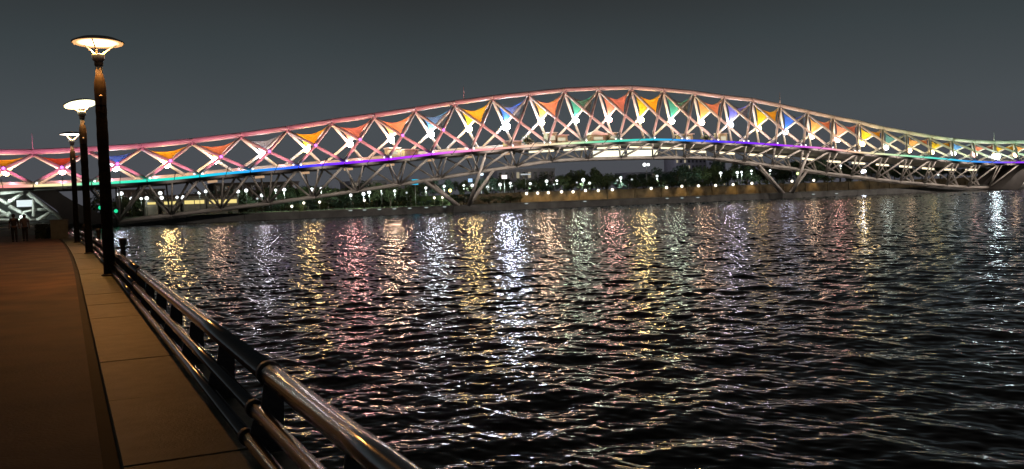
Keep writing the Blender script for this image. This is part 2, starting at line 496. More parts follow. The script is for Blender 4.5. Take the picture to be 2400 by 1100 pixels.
def sail(k, s, col):
    A, B, X_ = ridge(k), ridge(k+1), cross(k, s)
    nrm = (B-A).cross(X_-A).normalized()
    inn = Vector((0, -s, 0))
    cen = (A+B+X_)/3
    lift = .42
    # corners pulled in towards the joints
    A2, B2, X2 = A.lerp(cen, .06), B.lerp(cen, .06), X_.lerp(cen, .09)
    A2 += inn*lift; B2 += inn*lift; X2 += inn*lift
    n = 8
    v, f, idx = [], [], {}
    for i in range(n+1):
        for j in range(n+1-i):
            a, b_, c = 1-(i+j)/n, i/n, j/n
            p = A2*a+B2*b_+X2*c
            # edges cut in a curve: the free upper edge sags, the sides are tightened
            p += (X2-(A2+B2)/2)*(1.5*a*b_*(1-c))
            p += ((A2+B2)/2-X2)*.0
            p += (B2-A2)*(.22*a*c) - (B2-A2)*(.22*b_*c)
            p += nrm*(.5*a*b_*c*6)
            idx[i, j] = len(v); v.append(p)
    for i in range(n):
        for j in range(n-i):
            f.append((idx[i, j], idx[i+1, j], idx[i, j+1]))
            if i+j < n-1: f.append((idx[i+1, j], idx[i+1, j+1], idx[i, j+1]))
    b = MB(); b.v = v; b.f = f; b.sm = [True]*len(f)
    key = tuple(col)
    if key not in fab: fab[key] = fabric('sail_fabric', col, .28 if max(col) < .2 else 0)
    return b.build('fabric_sail', fab[key], br)
FLOOD = 118.0
M_joint = emit('joint_lamp', (.85, .12, 1), 5, 'NONE')
INNER = 2000.0
for k in range(K0, K1):
    kind = BAYS.get(k, AMB)
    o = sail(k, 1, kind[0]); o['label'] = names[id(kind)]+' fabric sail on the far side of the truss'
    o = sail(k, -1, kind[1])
    if k < 9:
        MB().ball(cross(k, -1)+Vector((0, -.45, .1)), .26, 8, 5).build('joint_lamp', M_joint, br)
    # flood lamp inside the far joint
    p = cross(k, 1)+Vector((0, -1.25, -.35))
    fl = MB().tube([p+Vector((0, .95, .1)), p+Vector((0, .45, .0))], [.2, .42], 10).build('floodlight', M_post, br)
    P = POW.get(k, .14 if k > 22 else .6)
    # throws cream light on to the inner face of the far truss and its sail
    L = bpy.data.lights.new('truss_spot', 'SPOT'); lo = bpy.data.objects.new('truss_spot', L); COL.objects.link(lo)
    L.energy = INNER*(1.0 if k < 23 else .6); L.color = (1, .86, .66) if k > 2 else (1, .72, .55); L.shadow_soft_size = .3; L.spot_size = R(150); L.spot_blend = .5
    lo.location = p+Vector((0, -4.6, -.6)); lo.parent = br
    lo.rotation_euler = Vector((0, 1, .15)).to_track_quat('-Z', 'Y').to_euler()
    MB().ball(p, .70 if P < 2 else .95, 10, 6).build('lamp_lens', emit('flood_lens', kind[2], FLOOD*(P if P < 2 else P/2.2)), fl)

# small white lamps sitting on the deck edge, and the coloured washers that light the near face
M_edge = emit('edge_lamp', (1, .93, .95), 4, 'NONE')
WASH = 4200.0
LOWASH = 3300.0
def wash_col(x):
    xs = [-30, 20, 60, 130, 190, 225, 250, 300]
    cs = [(1, .21, .44), (1, .24, .37), (1, .27, .29), (1, .42, .36), (1, .60, .42), (.95, .74, .42), (.72, .88, .46), (.5, .92, .62)]
    return tuple(interp(xs, [c[i] for c in cs], x) for i in range(3))
for k in range(K0, K1):
    x = Xk(k)
    if k < 22:
        MB().ball((x+.6, BY-HW-.25, deck_z(x)+.35), .17, 8, 5).build('edge_lamp', M_edge, br)
        if k % 2 == 1: MB().ball((x-1.0, BY-HW-.25, deck_z(x)+.35), .14, 8, 5).build('edge_lamp', M_edge, br)
    xm = Xk(k+.5)
    src = Vector((xm, BY-HW-5.0, deck_z(xm)+1.3))
    low = Vector((xm, BY-HW-4.0, deck_z(xm)-1.6))
    MB().tube([(xm, BY-HW, deck_z(xm)-.9), src+Vector((0, .2, -.25))], .07, 6).build('washer_arm', M_post, br)
    for nm, en, cl, tgt, cone in (('washer_lamp', WASH, wash_col(xm), src+Vector((0, 1, .75)), 108),
                                  ('lower_washer_lamp', LOWASH, (1, .85, .74), Vector((xm, BY, chord_z(xm)+1.0)), 120)):  # second entry: extra spot added to brighten the lower truss
        L = bpy.data.lights.new(nm, 'SPOT'); lo = bpy.data.objects.new(nm, L); COL.objects.link(lo)
        L.energy = en*((.06 if k < 2 else .2 if k < 5 else .45 if k < 9 else .85) if nm[0] == 'l' else 1); L.color = cl; L.shadow_soft_size = .25; L.spot_size = R(cone); L.spot_blend = .6
        pos = low if nm[0] == 'l' else src
        lo.location = pos
        lo.rotation_euler = (tgt-pos).to_track_quat('-Z', 'Y').to_euler()
        lo.parent = br
# thin rods on the ridge
for k in (0, 9.25, 19, 28):
    p = Vector((Xk(k), BY, ridge_z(k)+1))
    MB().tube([p, p+Vector((0, 0, 3.2))], [.12, .04], 6).build('lightning_rod', M_white, br)

# lights under the deck: tube lamps along the far side, glowing panels for the lit gallery ceiling at mid span
M_tubelamp = emit('under_deck_lamp', (1, .86, .58), 1.6)
M_tubewarm = emit('under_deck_lamp_warm', (1, .62, .36), .55)
M_hall = emit('lower_gallery_ceiling_glow', (1, .97, .74), 1.5)  # lamplight on the gallery ceiling, put in as emission
for k in range(3, 28):
    x = Xk(k); z = deck_z(x+5)-1.75
    if k >= 16:
        MB().tube([(x+1.5, BY+4, deck_z(x+1.5)-1.9), (x+6.5, BY+4, deck_z(x+6.5)-1.9)], .30, 8).build('tube_lamp', M_tubelamp, br)
    elif k <= 10:
        MB().tube([(x+3.0, BY+2, deck_z(x+3)-1.3), (x+5.0, BY+2, deck_z(x+5)-1.3)], .26, 8).build('tube_lamp', M_tubewarm, br)
    else:
        MB().tube([(x+1.0, BY+3, deck_z(x+1)-1.25), (x+8.0, BY+3, deck_z(x+8)-1.25)], .24, 8).build('tube_lamp', M_tubelamp, br)
for k0 in (12.9, 13.95):
    x0, x1 = Xk(k0), Xk(k0+1.0)
    z0 = chord_z(x0)
    b = MB(); b.box((x0+.3, BY+2.2, z0+.25), (x1-.3, BY+2.5, z0+2.2)); b.build('gallery_lit_ceiling', M_hall, br)
# V piers
for X0 in (85.1, 184.3):
    foot = Vector((X0, BY, 0))
    b = MB()
    b.hexa([(X0-4, BY-5, -1), (X0+4, BY-5, -1), (X0+4, BY+.6, -1), (X0-4, BY+.6, -1)], [(X0-3.2, BY-4.4, 1.5), (X0+3.2, BY-4.4, 1.5), (X0+3.2, BY+.6, 1.5), (X0-3.2, BY+.6, 1.5)])
    b.build('pile_cap', M_dark, br)
    for dx, yy, tz, rr in ((-9.3, -1.6, None, .44), (-7.2, 1.6, None, .42), (8.6, -1.6, None, .44), (4.0, -7.0, -1.6, .38)):
        x = X0+dx
        z = chord_z(x) if tz is None else deck_z(x)+tz
        MB().tube([(X0+dx*.14, BY-2+yy*.3, 1.4), (x, BY+yy, z)], [rr*1.25, rr*.8], 8).build('pier_leg', M_under, br)

# abutments: thick raking concrete legs at either end
def slab_xz(pts, y0, y1, m_, name, parent):
    b = MB()
    b.hexa([(p[0], y0, p[1]) for p in pts], [(p[0], y1, p[1]) for p in pts])
    return b.build(name, m_, parent)
def xz(x, y): p = atY(x, y, BY); return (p.x, p.z)
LP = [xz(60, 441), xz(102, 471), xz(133, 493), xz(152, 522), xz(258, 526), xz(238, 505), xz(213, 493), xz(173, 474), xz(148, 459), xz(127, 442)]
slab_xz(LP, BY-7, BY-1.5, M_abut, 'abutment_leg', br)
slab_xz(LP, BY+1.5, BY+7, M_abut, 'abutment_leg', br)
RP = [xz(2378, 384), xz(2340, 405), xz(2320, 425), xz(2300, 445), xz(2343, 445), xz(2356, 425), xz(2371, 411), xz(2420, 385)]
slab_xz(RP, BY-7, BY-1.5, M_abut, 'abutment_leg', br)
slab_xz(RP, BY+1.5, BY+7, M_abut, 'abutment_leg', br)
LW = [xz(-60, 441), xz(56, 441), xz(100, 473), xz(130, 495), xz(148, 524), xz(-60, 524)]
slab_xz(LW, BY+7.2, BY+7.8, mat('landing_wall_plaster', (.42, .44, .42), .8, var=.25, scale=.3), 'landing_wall', br)
# white-lit steel frames under the landings
def q(x, y): return atY(x/4.583, 420+y/4.583, BY-3)
for a, c, r_ in [((0,150),(250,125),.34),((70,265),(240,150),.32),((-80,170),(70,265),.32),((95,290),(230,360),.34),((360,180),(360,400),.28),((230,360),(400,320),.2),((400,325),(510,325),.25),
              ((400,440),(580,340),.34),((-60,300),(95,400),.36),((0,400),(110,360),.3),((-60,440),(400,440),.3),((300,150),(690,440),.42),((230,360),(330,440),.26)]:
    MB().tube([q(*a), q(*c)], r_, 8).build('landing_frame_bar', M_white, br)
for dx, px_ in ((0, 0),):
    pts = [(2352,434),(2375,416),(2400,402)], [(2350,436),(2400,430)], [(2375,416),(2400,430)], [(2385,409),(2395,432)], [(2400,402),(2440,384)], [(2400,430),(2460,426)]
    for pl in pts:
        MB().tube([atY(x, y, BY-3) for x, y in pl], .4, 8).build('landing_frame_bar', M_white, br)
ln = MB().box((q(175,300).x, BY-1.2, q(175,300).z), (q(345,220).x, BY-1.0, q(345,222).z)).build('landing_light_panel', emit('landing_panel', (.85, .98, 1), .95), br)
MB().box((q(160,312).x, BY-1.0, q(160,312).z), (q(355,212).x, BY-.8, q(355,212).z)).build('panel_frame', M_post, ln)
def lamp_pt(name, loc, energy, col, r=.3, parent=None):
    L = bpy.data.lights.new(name, 'POINT'); L.energy = energy; L.color = col; L.shadow_soft_size = r
    o = bpy.data.objects.new(name, L); COL.objects.link(o); o.location = loc
    if parent: o.parent = parent
    return o
for pt in (q(110, 250), q(230, 420), q(-60, 280)):
    p = pt+Vector((0, -1.8, .3))
    g_ = MB().ball(p, .22, 8, 5).build('landing_lamp', emit('landing_lamp', (.85, 1, .97), 8, 'NONE'), br)
    lamp_pt('landing_glow', p+Vector((0, -.4, .4)), 230, (.80, 1, .93), .3, br)
p = atY(2398, 420, BY-5.4); lamp_pt('landing_glow', p, 700, (.85, 1, .95), .4, br)
MB().ball(p, .25, 8, 5).build('landing_lamp', emit('landing_lamp', (.85, 1, .97), 8, 'NONE'), br)
# the big cool white flood near the right landing
p = atY(2334, 368, BY-HW+1)
fl = MB().tube([p+Vector((0, 1.6, -.6)), p+Vector((0, .8, 0))], [.4, 1.2], 12).build('floodlight', M_post, br)
o = MB().ball(p, 1.25, 14, 8, .75).build('lamp_lens', emit('big_flood', (.80, .95, 1), 42), fl); fl['label'] = 'large cool white floodlight near the end of the bridge'

# kiosks and planters on the deck
M_kiosk = mat('kiosk_panel', (.40, .42, .26), .6, var=.15)
M_kglow = emit('kiosk_glow', (1, .93, .66), .7)
ks = [(1200, 'low', 4.0), (1236, 'tree', 3), (1290, 'tall', 2.6), (1312, 'lit', 3.4), (1398, 'roof', 4.2), (1432, 'lit', 2.4), (1604, 'lit', 4.0), (1655, 'tree', 3), (1690, 'tall', 2.6), (960, 'low', 3.4), (918, 'lit', 3.0)]
kl = {'low': 'low pale kiosk', 'tree': 'potted shrub', 'tall': 'tall narrow kiosk', 'lit': 'kiosk with a glowing counter', 'roof': 'kiosk with a wide pointed roof'}
def nearest_sail(x):
    k = min(BAYS, key=lambda q_: abs(Xk(q_+.2)-x))
    return names[id(BAYS[k])], k
for px_, kd, wd in ks:
    x = atY(px_, 330, BY+2).x; z = deck_z(x)-.1
    nm, kk = nearest_sail(x)
    where = f' on deck below the {nm} sail {"left" if kk < 14 else "right"} of the crown'
    if kd == 'tree':
        t = empty('potted_shrub', (x, BY+2, z), kl[kd]+where, 'potted plant', 'plants on the bridge deck')
        MB().lathe([(.01, 0), (.6, 0), (.75, .7), (.01, .7)], 10).build('pot', M_kiosk, t)
        b = MB()
        for i in range(160):
            c = Vector((rng.gauss(0, .5), rng.gauss(0, .5), 1.7+rng.gauss(0, .5)))
            u = Vector((rng.gauss(0, 1), rng.gauss(0, 1), rng.gauss(0, 1))).normalized()*.22; w = u.orthogonal().normalized()*.2
            n0 = len(b.v); b.v += [c-u-w, c+u-w, c+u+w, c-u+w]; b.f.append((n0, n0+1, n0+2, n0+3)); b.sm.append(False)
        b.build('foliage', M_leafB, t)
        continue
    t = empty('kiosk', (x, BY+2, z), kl[kd]+where, 'kiosk', 'kiosks on the bridge deck')
    h = {'low': 1.7, 'tall': 3.2, 'lit': 2.5, 'roof': 2.2}[kd]
    MB().box((-wd/2, -1.1, 0), (wd/2, 1.1, h)).build('body', M_kiosk, t)
    if kd == 'roof': MB().hexa([(-wd*.7, -1.6, h), (wd*.7, -1.6, h), (wd*.7, 1.6, h), (-wd*.7, 1.6, h)], [(-.3, -.2, h+1.3), (.3, -.2, h+1.3), (.3, .2, h+1.3), (-.3, .2, h+1.3)]).build('roof', M_white, t)
    else: MB().box((-wd*.58, -1.5, h), (wd*.58, 1.3, h+.2)).build('roof', M_white, t)
    MB().box((-wd*.34, -1.16, h*.45), (wd*.30, -1.1, h*.78)).build('counter_window', M_kglow if kd != 'low' else M_under, t)

# ------------------------------------------------------------------ promenade railing
rail = empty('promenade_railing', (1.2, 0, PZ), 'brushed steel three-pipe railing on raked black brackets along the quay edge', 'railing')
inv = Vector((-1.2, 0, -PZ))
TOP, MID, LOW = (1.215, 1.842, .076), (1.105, 1.612, .050), (1.045, 1.425, .045)
joints = [6.5, 18.8, 31.0, 43.2, 55.4, 67.6, 73.0]
for (x, z, r_) in (TOP, MID, LOW):
    for a, c in zip([-4.0]+joints, joints):
        n = 4
        pts = [Vector((x+bend(a+(c-a)*i/n), a+(c-a)*i/n, z))+inv for i in range(n+1)]
        pts[0].y += .012; pts[-1].y -= .012
        MB().tube(pts, r_, 24).build('pipe_rail', M_steelrail, rail)
    for a in joints:
        p = Vector((x+bend(a), a, z))+inv
        MB().tube([p+Vector((0, -.045, 0)), p+Vector((0, .045, 0))], r_+.012, 20).build('joint_ring', M_post, rail)
yy = 2.3
while yy < 73:
    d = bend(yy)
    fin = [(1.12+d, PZ+.02), (1.27+d, PZ+.02), (1.285+d, 1.70), (1.275+d, 1.79), (1.155+d, 1.79), (1.135+d, 1.66), (1.07+d, 1.55), (1.02+d, 1.38)]
    b = MB(); b.hexa([(p[0]-1.2, yy-.014, p[1]-PZ) for p in fin], [(p[0]-1.2, yy+.014, p[1]-PZ) for p in fin])
    b.build('bracket', M_post, rail)
    yy += 2.05

# black mooring bollards beside the lamps
def bollard(x, y, label):
    t = empty('bollard', (x, y, PZ), label, 'bollard', 'mooring bollards by the railing')
    MB().lathe([(.001, .02), (.12, .02), (.12, .06), (.075, .10), (.07, .84), (.10, .87), (.10, .98), (.085, 1.02), (.001, 1.03)], 14).build('post', M_post, t)
    MB().tube([(-.17, 0, .78), (.17, 0, .78)], .03, 8).build('cross_bar', M_post, t)
bollard(1.27, 25.6, 'black bollard standing above the railing just beyond the warm orange lamp post')
bollard(1.18, 42.0, 'black bollard standing above the railing next to the tilted white lamp post')
bollard(.92, 58.6, 'black bollard beside the smallest and farthest promenade lamp post')

# ------------------------------------------------------------------ promenade lamps
def radial_emit(name, cin, cout, s):
    M = bpy.data.materials.new(name); M.use_nodes = True
    t = M.node_tree; t.nodes.clear()
    o = t.nodes.new('ShaderNodeOutputMaterial'); e = t.nodes.new('ShaderNodeEmission')
    tc = t.nodes.new('ShaderNodeTexCoord'); ln = t.nodes.new('ShaderNodeVectorMath'); ln.operation = 'LENGTH'
    mp = t.nodes.new('ShaderNodeMapping'); mp.inputs['Scale'].default_value = (1, 1, 0)
    rp = t.nodes.new('ShaderNodeValToRGB')
    rp.color_ramp.elements[0].position = .22; rp.color_ramp.elements[0].color = (*cin, 1)
    rp.color_ramp.elements[1].position = .60; rp.color_ramp.elements[1].color = (*cout, 1)
    t.links.new(tc.outputs['Object'], mp.inputs[0]); t.links.new(mp.outputs[0], ln.inputs[0])
    t.links.new(ln.outputs['Value'], rp.inputs['Fac']); t.links.new(rp.outputs['Color'], e.inputs['Color'])
    e.inputs['Strength'].default_value = s
    t.links.new(e.outputs[0], o.inputs[0])
    return M
def promenade_lamp(x, y, H, label, cin, cout, lightcol, energy, tilt):
    t = empty('promenade_lamp', (x, y, PZ+.02), label, 'street lamp', 'lamps along the promenade railing')
    MB().lathe([(.001, 0), (.21, 0), (.21, .03), (.165, .05), (.165, .06)], 16).build('base_plate', M_post, t)
    prof = [(.148, .05)]
    g = random.Random(int(y))
    for i in range(1, 30):
        z = .05+(H-1.75)*i/29
        prof.append(((.148-.010*i/29)+g.uniform(-.006, .006), z))
    MB().lathe(prof, 18).build('shaft', M_shaft, t)
    z0 = H-1.70
    MB().lathe([(.140, z0), (.146, z0+.18), (.150, z0+.42), (.136, z0+.62), (.098, z0+.78), (.09, z0+.80)], 18).build('swelling', mat('lamp_swelling', (.05, .032, .015), .65, var=.4, scale=6), t)
    MB().tube([(-.03, -.17, z0+.22), (.03, -.17, z0+.22)], .03, 8).build('hatch_lamp', M_sleeve, t)
    MB().lathe([(.09, z0+.78), (.085, z0+1.02), (.085, z0+1.04)], 16).build('sleeve', M_sleeve, t)
    MB().lathe([(.10, z0+1.02), (.11, z0+1.05), (.11, z0+1.12), (.10, z0+1.14)], 16).build('neck', M_lampneck, t)
    MB().lathe([(.10, z0+1.13), (.15, z0+1.18), (.165, z0+1.30), (.15, z0+1.33), (.001, z0+1.33)], 18).build('collar', M_lampmetal, t)
    # head: struts, shade and glowing underside, tilted together
    zc = z0+1.33
    hd = bpy.data.objects.new('lamp_head', MB().lathe([(.70, .30), (.728, .31), (.73, .335), (.52, .42), (.2, .47), (.001, .48)], 36).mesh('lamp_head', M_lampmetal)); COL.objects.link(hd)
    hd.parent = t; hd.scale = (.88, .88, .95); hd.location = (0, 0, zc); hd.rotation_euler = (tilt[0], tilt[1], 0)
    MB().lathe([(.001, .325), (.3, .318), (.6, .309), (.69, .302)], 36).build('glow_panel', radial_emit('lamp_glow', cin, cout, 1.0), hd)
    for a in (.35, 2.3, 4.4):
        MB().tube([(math.cos(a)*.12, math.sin(a)*.12, 0), (math.cos(a)*.32, math.sin(a)*.32, .16), (math.cos(a)*.60, math.sin(a)*.60, .35)], .022, 8).build('strut', M_lampmetal, hd)
    L = bpy.data.lights.new('lamp_light', 'SPOT'); L.energy = energy; L.color = lightcol; L.spot_size = R(172); L.spot_blend = .4; L.shadow_soft_size = .3
    lo = bpy.data.objects.new('lamp_light', L); COL.objects.link(lo); lo.location = (0, 0, zc+.27); lo.parent = t
promenade_lamp(.97, 26.67, 6.18, 'tallest looking lamp post, warm orange disc lamp nearest along the railing', (9, 6.5, 3.4), (1.05, .55, .22), (1, .40, .09), 1750, (-.05, .02))
promenade_lamp(.79, 41.77, 6.18, 'middle promenade lamp post with tilted white disc lamp', (18, 18, 13), (2.4, 2.3, 1.4), (1, .42, .10), 1300, (-.20, -.14))
promenade_lamp(.51, 58.11, 6.20, 'farthest promenade lamp post with small pinkish white disc lamp', (16, 15, 13), (3.0, 2.4, 2.0), (1, .42, .12), 1300, (.0, .0))

# ------------------------------------------------------------------ things at the far end of the promenade
cb = empty('utility_cabinet', (-.46, 70, PZ), 'grey green utility cabinet standing at the end of the slab strip', 'cabinet')
MB().box((-.52, -.35, 0), (.55, .35, 1.22)).build('body', M_cab, cb)
MB().box((-.57, -.4, 1.22), (.6, .4, 1.30)).build('lid', M_cab, cb)
MB().box((-.42, -.365, .12), (.02, -.35, 1.12)).build('door', M_cab, cb)
MB().box((.05, -.365, .12), (.47, -.35, 1.12)).build('door', M_cab, cb)
sb = empty('hedge_block', (-1.45, 72, PZ), 'dark clipped hedge beside the utility cabinet', 'hedge')
b = MB()
for i in range(700):
    c = Vector((rng.uniform(-.5, .45), rng.uniform(-.5, .5), rng.uniform(.05, 1.0)))
    u = Vector((rng.gauss(0, 1), rng.gauss(0, 1), rng.gauss(0, 1))).normalized()*.07; w = u.orthogonal().normalized()*.05
    n0 = len(b.v); b.v += [c-u-w, c+u-w, c+u+w, c-u+w]; b.f.append((n0, n0+1, n0+2, n0+3)); b.sm.append(False)
b.build('foliage', M_leafA, sb)
wb = empty('white_barrier', (-4.1, 92, PZ), 'low white curved barrier rail beyond the walking people', 'barrier')
cur = [(-1.4+i*.37, -.028*(i-5)**2, 0) for i in range(13)]
for z in (.55, .85, 1.12):
    MB().tube([(x, yq, z) for x, yq, _ in cur], .07, 8).build('bar', M_whitebar, wb)
for i in range(0, 13, 3):
    x, yq, _ = cur[i]; MB().box((x-.06, yq+.07, 0), (x+.06, yq+.16, 1.2)).build('post', M_pole, wb)

# people walking away -----------------------------------------------------
def skin_obj(name, verts, edges, radii, m_, parent, sub=1):
    me = bpy.data.meshes.new(name); me.from_pydata(verts, edges, [])
    me.materials.append(m_)
    o = bpy.data.objects.new(name, me); COL.objects.link(o); o.parent = parent
    md = o.modifiers.new('skin', 'SKIN')
    lay = me.skin_vertices[0].data if me.skin_vertices else None
    if lay is None:
        pass
    for i, r_ in enumerate(radii): lay[i].radius = r_ if isinstance(r_, tuple) else (r_, r_)
    lay[0].use_root = True
    md.use_smooth_shade = True
    s = o.modifiers.new('sub', 'SUBSURF'); s.levels = sub; s.render_levels = sub
    return o
def person(loc, rz, label, shirt, stride, H=1.7):
    t = empty('person', loc, label, 'person', 'people walking on the promenade', rz)
    k = H/1.7; a = stride
    V = [(0, 0, .92), (0, 0, 1.12), (0, .01, 1.36), (0, .01, 1.47), (0, -.01, 1.53), (0, -.015, 1.64),
         (-.09, 0, .86), (-.10, a*.5, .48), (-.10, a*.25-.05, .08), (-.10, a*.25-.2, .04),
         (.09, 0, .86), (.10, -a*.45, .48), (.10, -a, .09), (.10, -a-.14, .05),
         (-.19, .01, 1.40), (-.25, .04, 1.13), (-.26, -.06, .90), (-.26, -.10, .80),
         (.19, .01, 1.40), (.25, .05, 1.13), (.26, .10, .91), (.26, .10, .81)]
    V = [(x*k, y*k, z*k) for x, y, z in V]
    E_ = [(0,1),(1,2),(2,3),(3,4),(4,5),(0,6),(6,7),(7,8),(8,9),(0,10),(10,11),(11,12),(12,13),(2,14),(14,15),(15,16),(16,17),(2,18),(18,19),(19,20),(20,21)]
    rad = [(.13,.10),(.125,.09),(.15,.10),.055,.075,.095,.085,.058,.04,.045,.085,.058,.04,.045,.055,.042,.032,.035,.055,.042,.032,.035]
    rad = [tuple(q_*k for q_ in r_) if isinstance(r_, tuple) else r_*k for r_ in rad]
    skin_obj('body', V, E_, rad, M_skin, t)
    skin_obj('shirt', [V[0], V[1], V[2], V[14], V[15], V[18], V[19]], [(0,1),(1,2),(2,3),(3,4),(2,5),(5,6)], [(.165,.13),(.16,.125),(.175,.13),.085,.065,.085,.065], shirt, t)
    skin_obj('trousers', [V[0], V[6], V[7], V[8], V[10], V[11], V[12]], [(0,1),(1,2),(2,3),(0,4),(4,5),(5,6)], [(.15,.12),.108,.082,.065,.108,.082,.065], M_cloth_jean, t)
    MB().ball((0, .015*k, 1.625*k), .108*k, 12, 8, 1.12).build('hair', M_hair, t)
    for s in (-1, 1):
        fx = V[8] if s < 0 else V[12]
        MB().ball((fx[0], fx[1]-.0, fx[2]*.6), .07, 8, 5, .7).build('shoe', M_hair, t)
person((-2.99, 66.5, PZ), R(180), 'person in dark clothes walking away beside a companion in a grey shirt', M_cloth_dark, .22, 1.76)
person((-2.42, 67.3, PZ), R(176), 'person in grey shirt and dark trousers walking away', M_cloth_grey, .14, 1.70)
person((-4.15, 66.0, PZ), R(185), 'person in dark clothes at the edge of the photo, left of the walking pair', M_cloth_dark, .18, 1.65)

# ------------------------------------------------------------------ far bank: lamps
def region(px_):
    if px_ < 1080: return 0, 'left V pier', 'towards the near landing'
    if px_ < 1830: return 1, 'left V pier', 'under the middle span'
    return 2, 'right V pier', 'towards the far landing'
TALL = [(275,456),(284,454),(308,466),(331,466),(344,465),(375.5,453),(379,464),(415,463),(428,463),(467.5,452),(482,449),(557.5,449),(577,447),(603,466),(614,458),
        (646,446),(666,445),(731,445),(753,442),(822,458),(852,455),(865,451),(893,440),(895,454),(925,448),(953,452),(998,441),(1041,437),(1087,435),(1095,443),(1107,435),
        (1143,440),(1154,442),(1172,433),(1196,430),(1200,436),(1243,431),(1254,436),(1281,425),(1305,424),(1298,433),(1367,422),(1382,430),(1352,428),(1455,417),(1447,423),(1481,421),
        (1540,413),(1538,428),(1689,406),(1728,405),(1738,404),(1761,401),(1805,400),(1861,397),(1970,389),(2199,409)]
SMALL = {(1095,443),(1154,442),(1200,436),(1298,433),(1352,428),(1447,423),(1481,421),(1538,428),(953,452),(1254,436),(603,466),(1861,397),(895,454)}
WALLL = [(1234,454),(1260,453),(1285,452),(1316,450),(1343,450),(1372,447),(1402,447),(1435,445),(1526,442),(1562,440),(1598,437),(1637,436),(1677,435),(1718,433),(1762,430),(1856,425),(1907,423),(2014,419)]
LOWL = [(712,476),(749,474),(684,484),(854,470),(1018,464),(1037,463)]
M_globe = emit('globe', (.93, 1, 1), 2.4, 'NONE')
M_globe_s = emit('globe_small', (.85, .95, .92), .75, 'NONE')
M_warmglobe = emit('wall_lamp_globe', (1, .92, .75), 2.6, 'NONE')
def ground(x, yv):
    return 4.35 if (x > 96 and yv > 235) else 1.55
cnt = {}
def lamp_label(kind, reg):
    key = (kind, reg); cnt[key] = cnt.get(key, 0)+1
    n = ORD[cnt[key]-1]
    return {0: f'{n} {kind} from near landing to left V pier',
            1: f'{n} {kind} between left and right V piers',
            2: f'{n} {kind} beyond the right V pier'}[reg]
globe_me = {}
for (px_, py_) in sorted(TALL):
    sm = (px_, py_) in SMALL
    Y = 246 if sm else 239.5
    if px_ < 1000: Y += rng.uniform(-4, 5)
    p = atY(px_, py_, Y)
    g0 = ground(p.x, Y)
    reg = region(px_)[0]
    t = empty('globe_lamp', (p.x, Y, g0), lamp_label('small dim globe lamp' if sm else 'bright white globe lamp', reg), 'street lamp', 'globe lamps on the far bank')
    h = p.z-g0
    MB().tube([(0, 0, 0), (0, 0, h-.3)], [.09, .06], 6).build('pole', M_post, t)
    r_ = (.30 if sm else .46)*rng.uniform(.75, 1.15)
    MB().ball((0, 0, h), r_, 10, 6, rng.uniform(.85, 1.1)).build('globe', M_globe_s if sm else M_globe, t)
    if not sm:
        L = bpy.data.lights.new('globe_light', 'SPOT'); L.energy = 4000 if px_ > 640 else 260; L.color = (.80, 1, .88); L.spot_size = R(150); L.spot_blend = .8; L.shadow_soft_size = .3
        lo = bpy.data.objects.new('globe_light', L); COL.objects.link(lo); lo.location = (0, 0, h-.7); lo.parent = t
        lo.rotation_euler = Vector((0, .7, -.7)).to_track_quat('-Z', 'Y').to_euler()
for (px_, py_) in WALLL:
    p = atY(px_, py_, 233.0)
    reg = region(px_)[0]
    t = empty('wall_lamp', (p.x, 233.0, p.z), lamp_label('small lamp on golden embankment wall', reg), 'wall lamp', 'lamps on the embankment wall')
    b = MB().tube([(0, .5, -.2), (0, 0, 0)], .07, 6); b.tube([(0, .45, 4.3-p.z+.0), (0, .45, -.1)], .06, 6); b.build('bracket', M_pole, t)
    MB().ball((0, -.05, 0), .42, 8, 6).build('globe', M_warmglobe, t)
    L = bpy.data.lights.new('wall_glow', 'SPOT'); L.energy = 360*rng.uniform(.15, 1.2); L.color = (1, .60, .20); L.spot_size = R(88); L.spot_blend = .7; L.shadow_soft_size = .2
    lo = bpy.data.objects.new('wall_glow', L); COL.objects.link(lo); lo.location = (0, -2.4, -.1); lo.parent = t
    lo.rotation_euler = Vector((0, 2.2, -2.0)).to_track_quat('-Z', 'Y').to_euler()
for (px_, py_) in LOWL:
    p = atY(px_, py_, 222)
    reg = region(px_)[0]
    t = empty('lawn_lamp', (p.x, 222, 1.55), lamp_label('low lawn lamp among the grass', reg), 'lawn lamp', 'low lamps on the lawn')
    MB().tube([(0, 0, 0), (0, 0, max(.3, p.z-1.55-.2))], .06, 6).build('pole', M_pole, t)
    MB().ball((0, 0, max(.5, p.z-1.55)), .32, 8, 6).build('globe', M_warmglobe, t)
    L = bpy.data.lights.new('lawn_glow', 'SPOT'); L.energy = 900; L.color = (1, .95, .6); L.spot_size = R(150); L.spot_blend = .8; L.shadow_soft_size = .3
    lo = bpy.data.objects.new('lawn_glow', L); COL.objects.link(lo); lo.location = (0, 0, 3.0); lo.parent = t
    lo.rotation_euler = Vector((0, .3, -1)).to_track_quat('-Z', 'Y').to_euler()
# a tall twin-headed mast
p = atY(1515, 388, 262)
t = empty('twin_mast_lamp', (p.x, 262, 4.35), 'tall mast with two white lamp heads above the treetops', 'street lamp')
h = p.z-4.35
MB().tube([(0, 0, 0), (0, 0, h)], [.14, .09], 8).build('mast', M_pole, t)
MB().tube([(-.8, 0, h+.2), (0, 0, h-.3), (.8, 0, h+.2)], .07, 6).build('arm', M_pole, t)
for s in (-1, 1): MB().ball((s*.75, 0, h+.25), .62 if s < 0 else .5, 10, 6).build('lamp_head', M_globe, t)
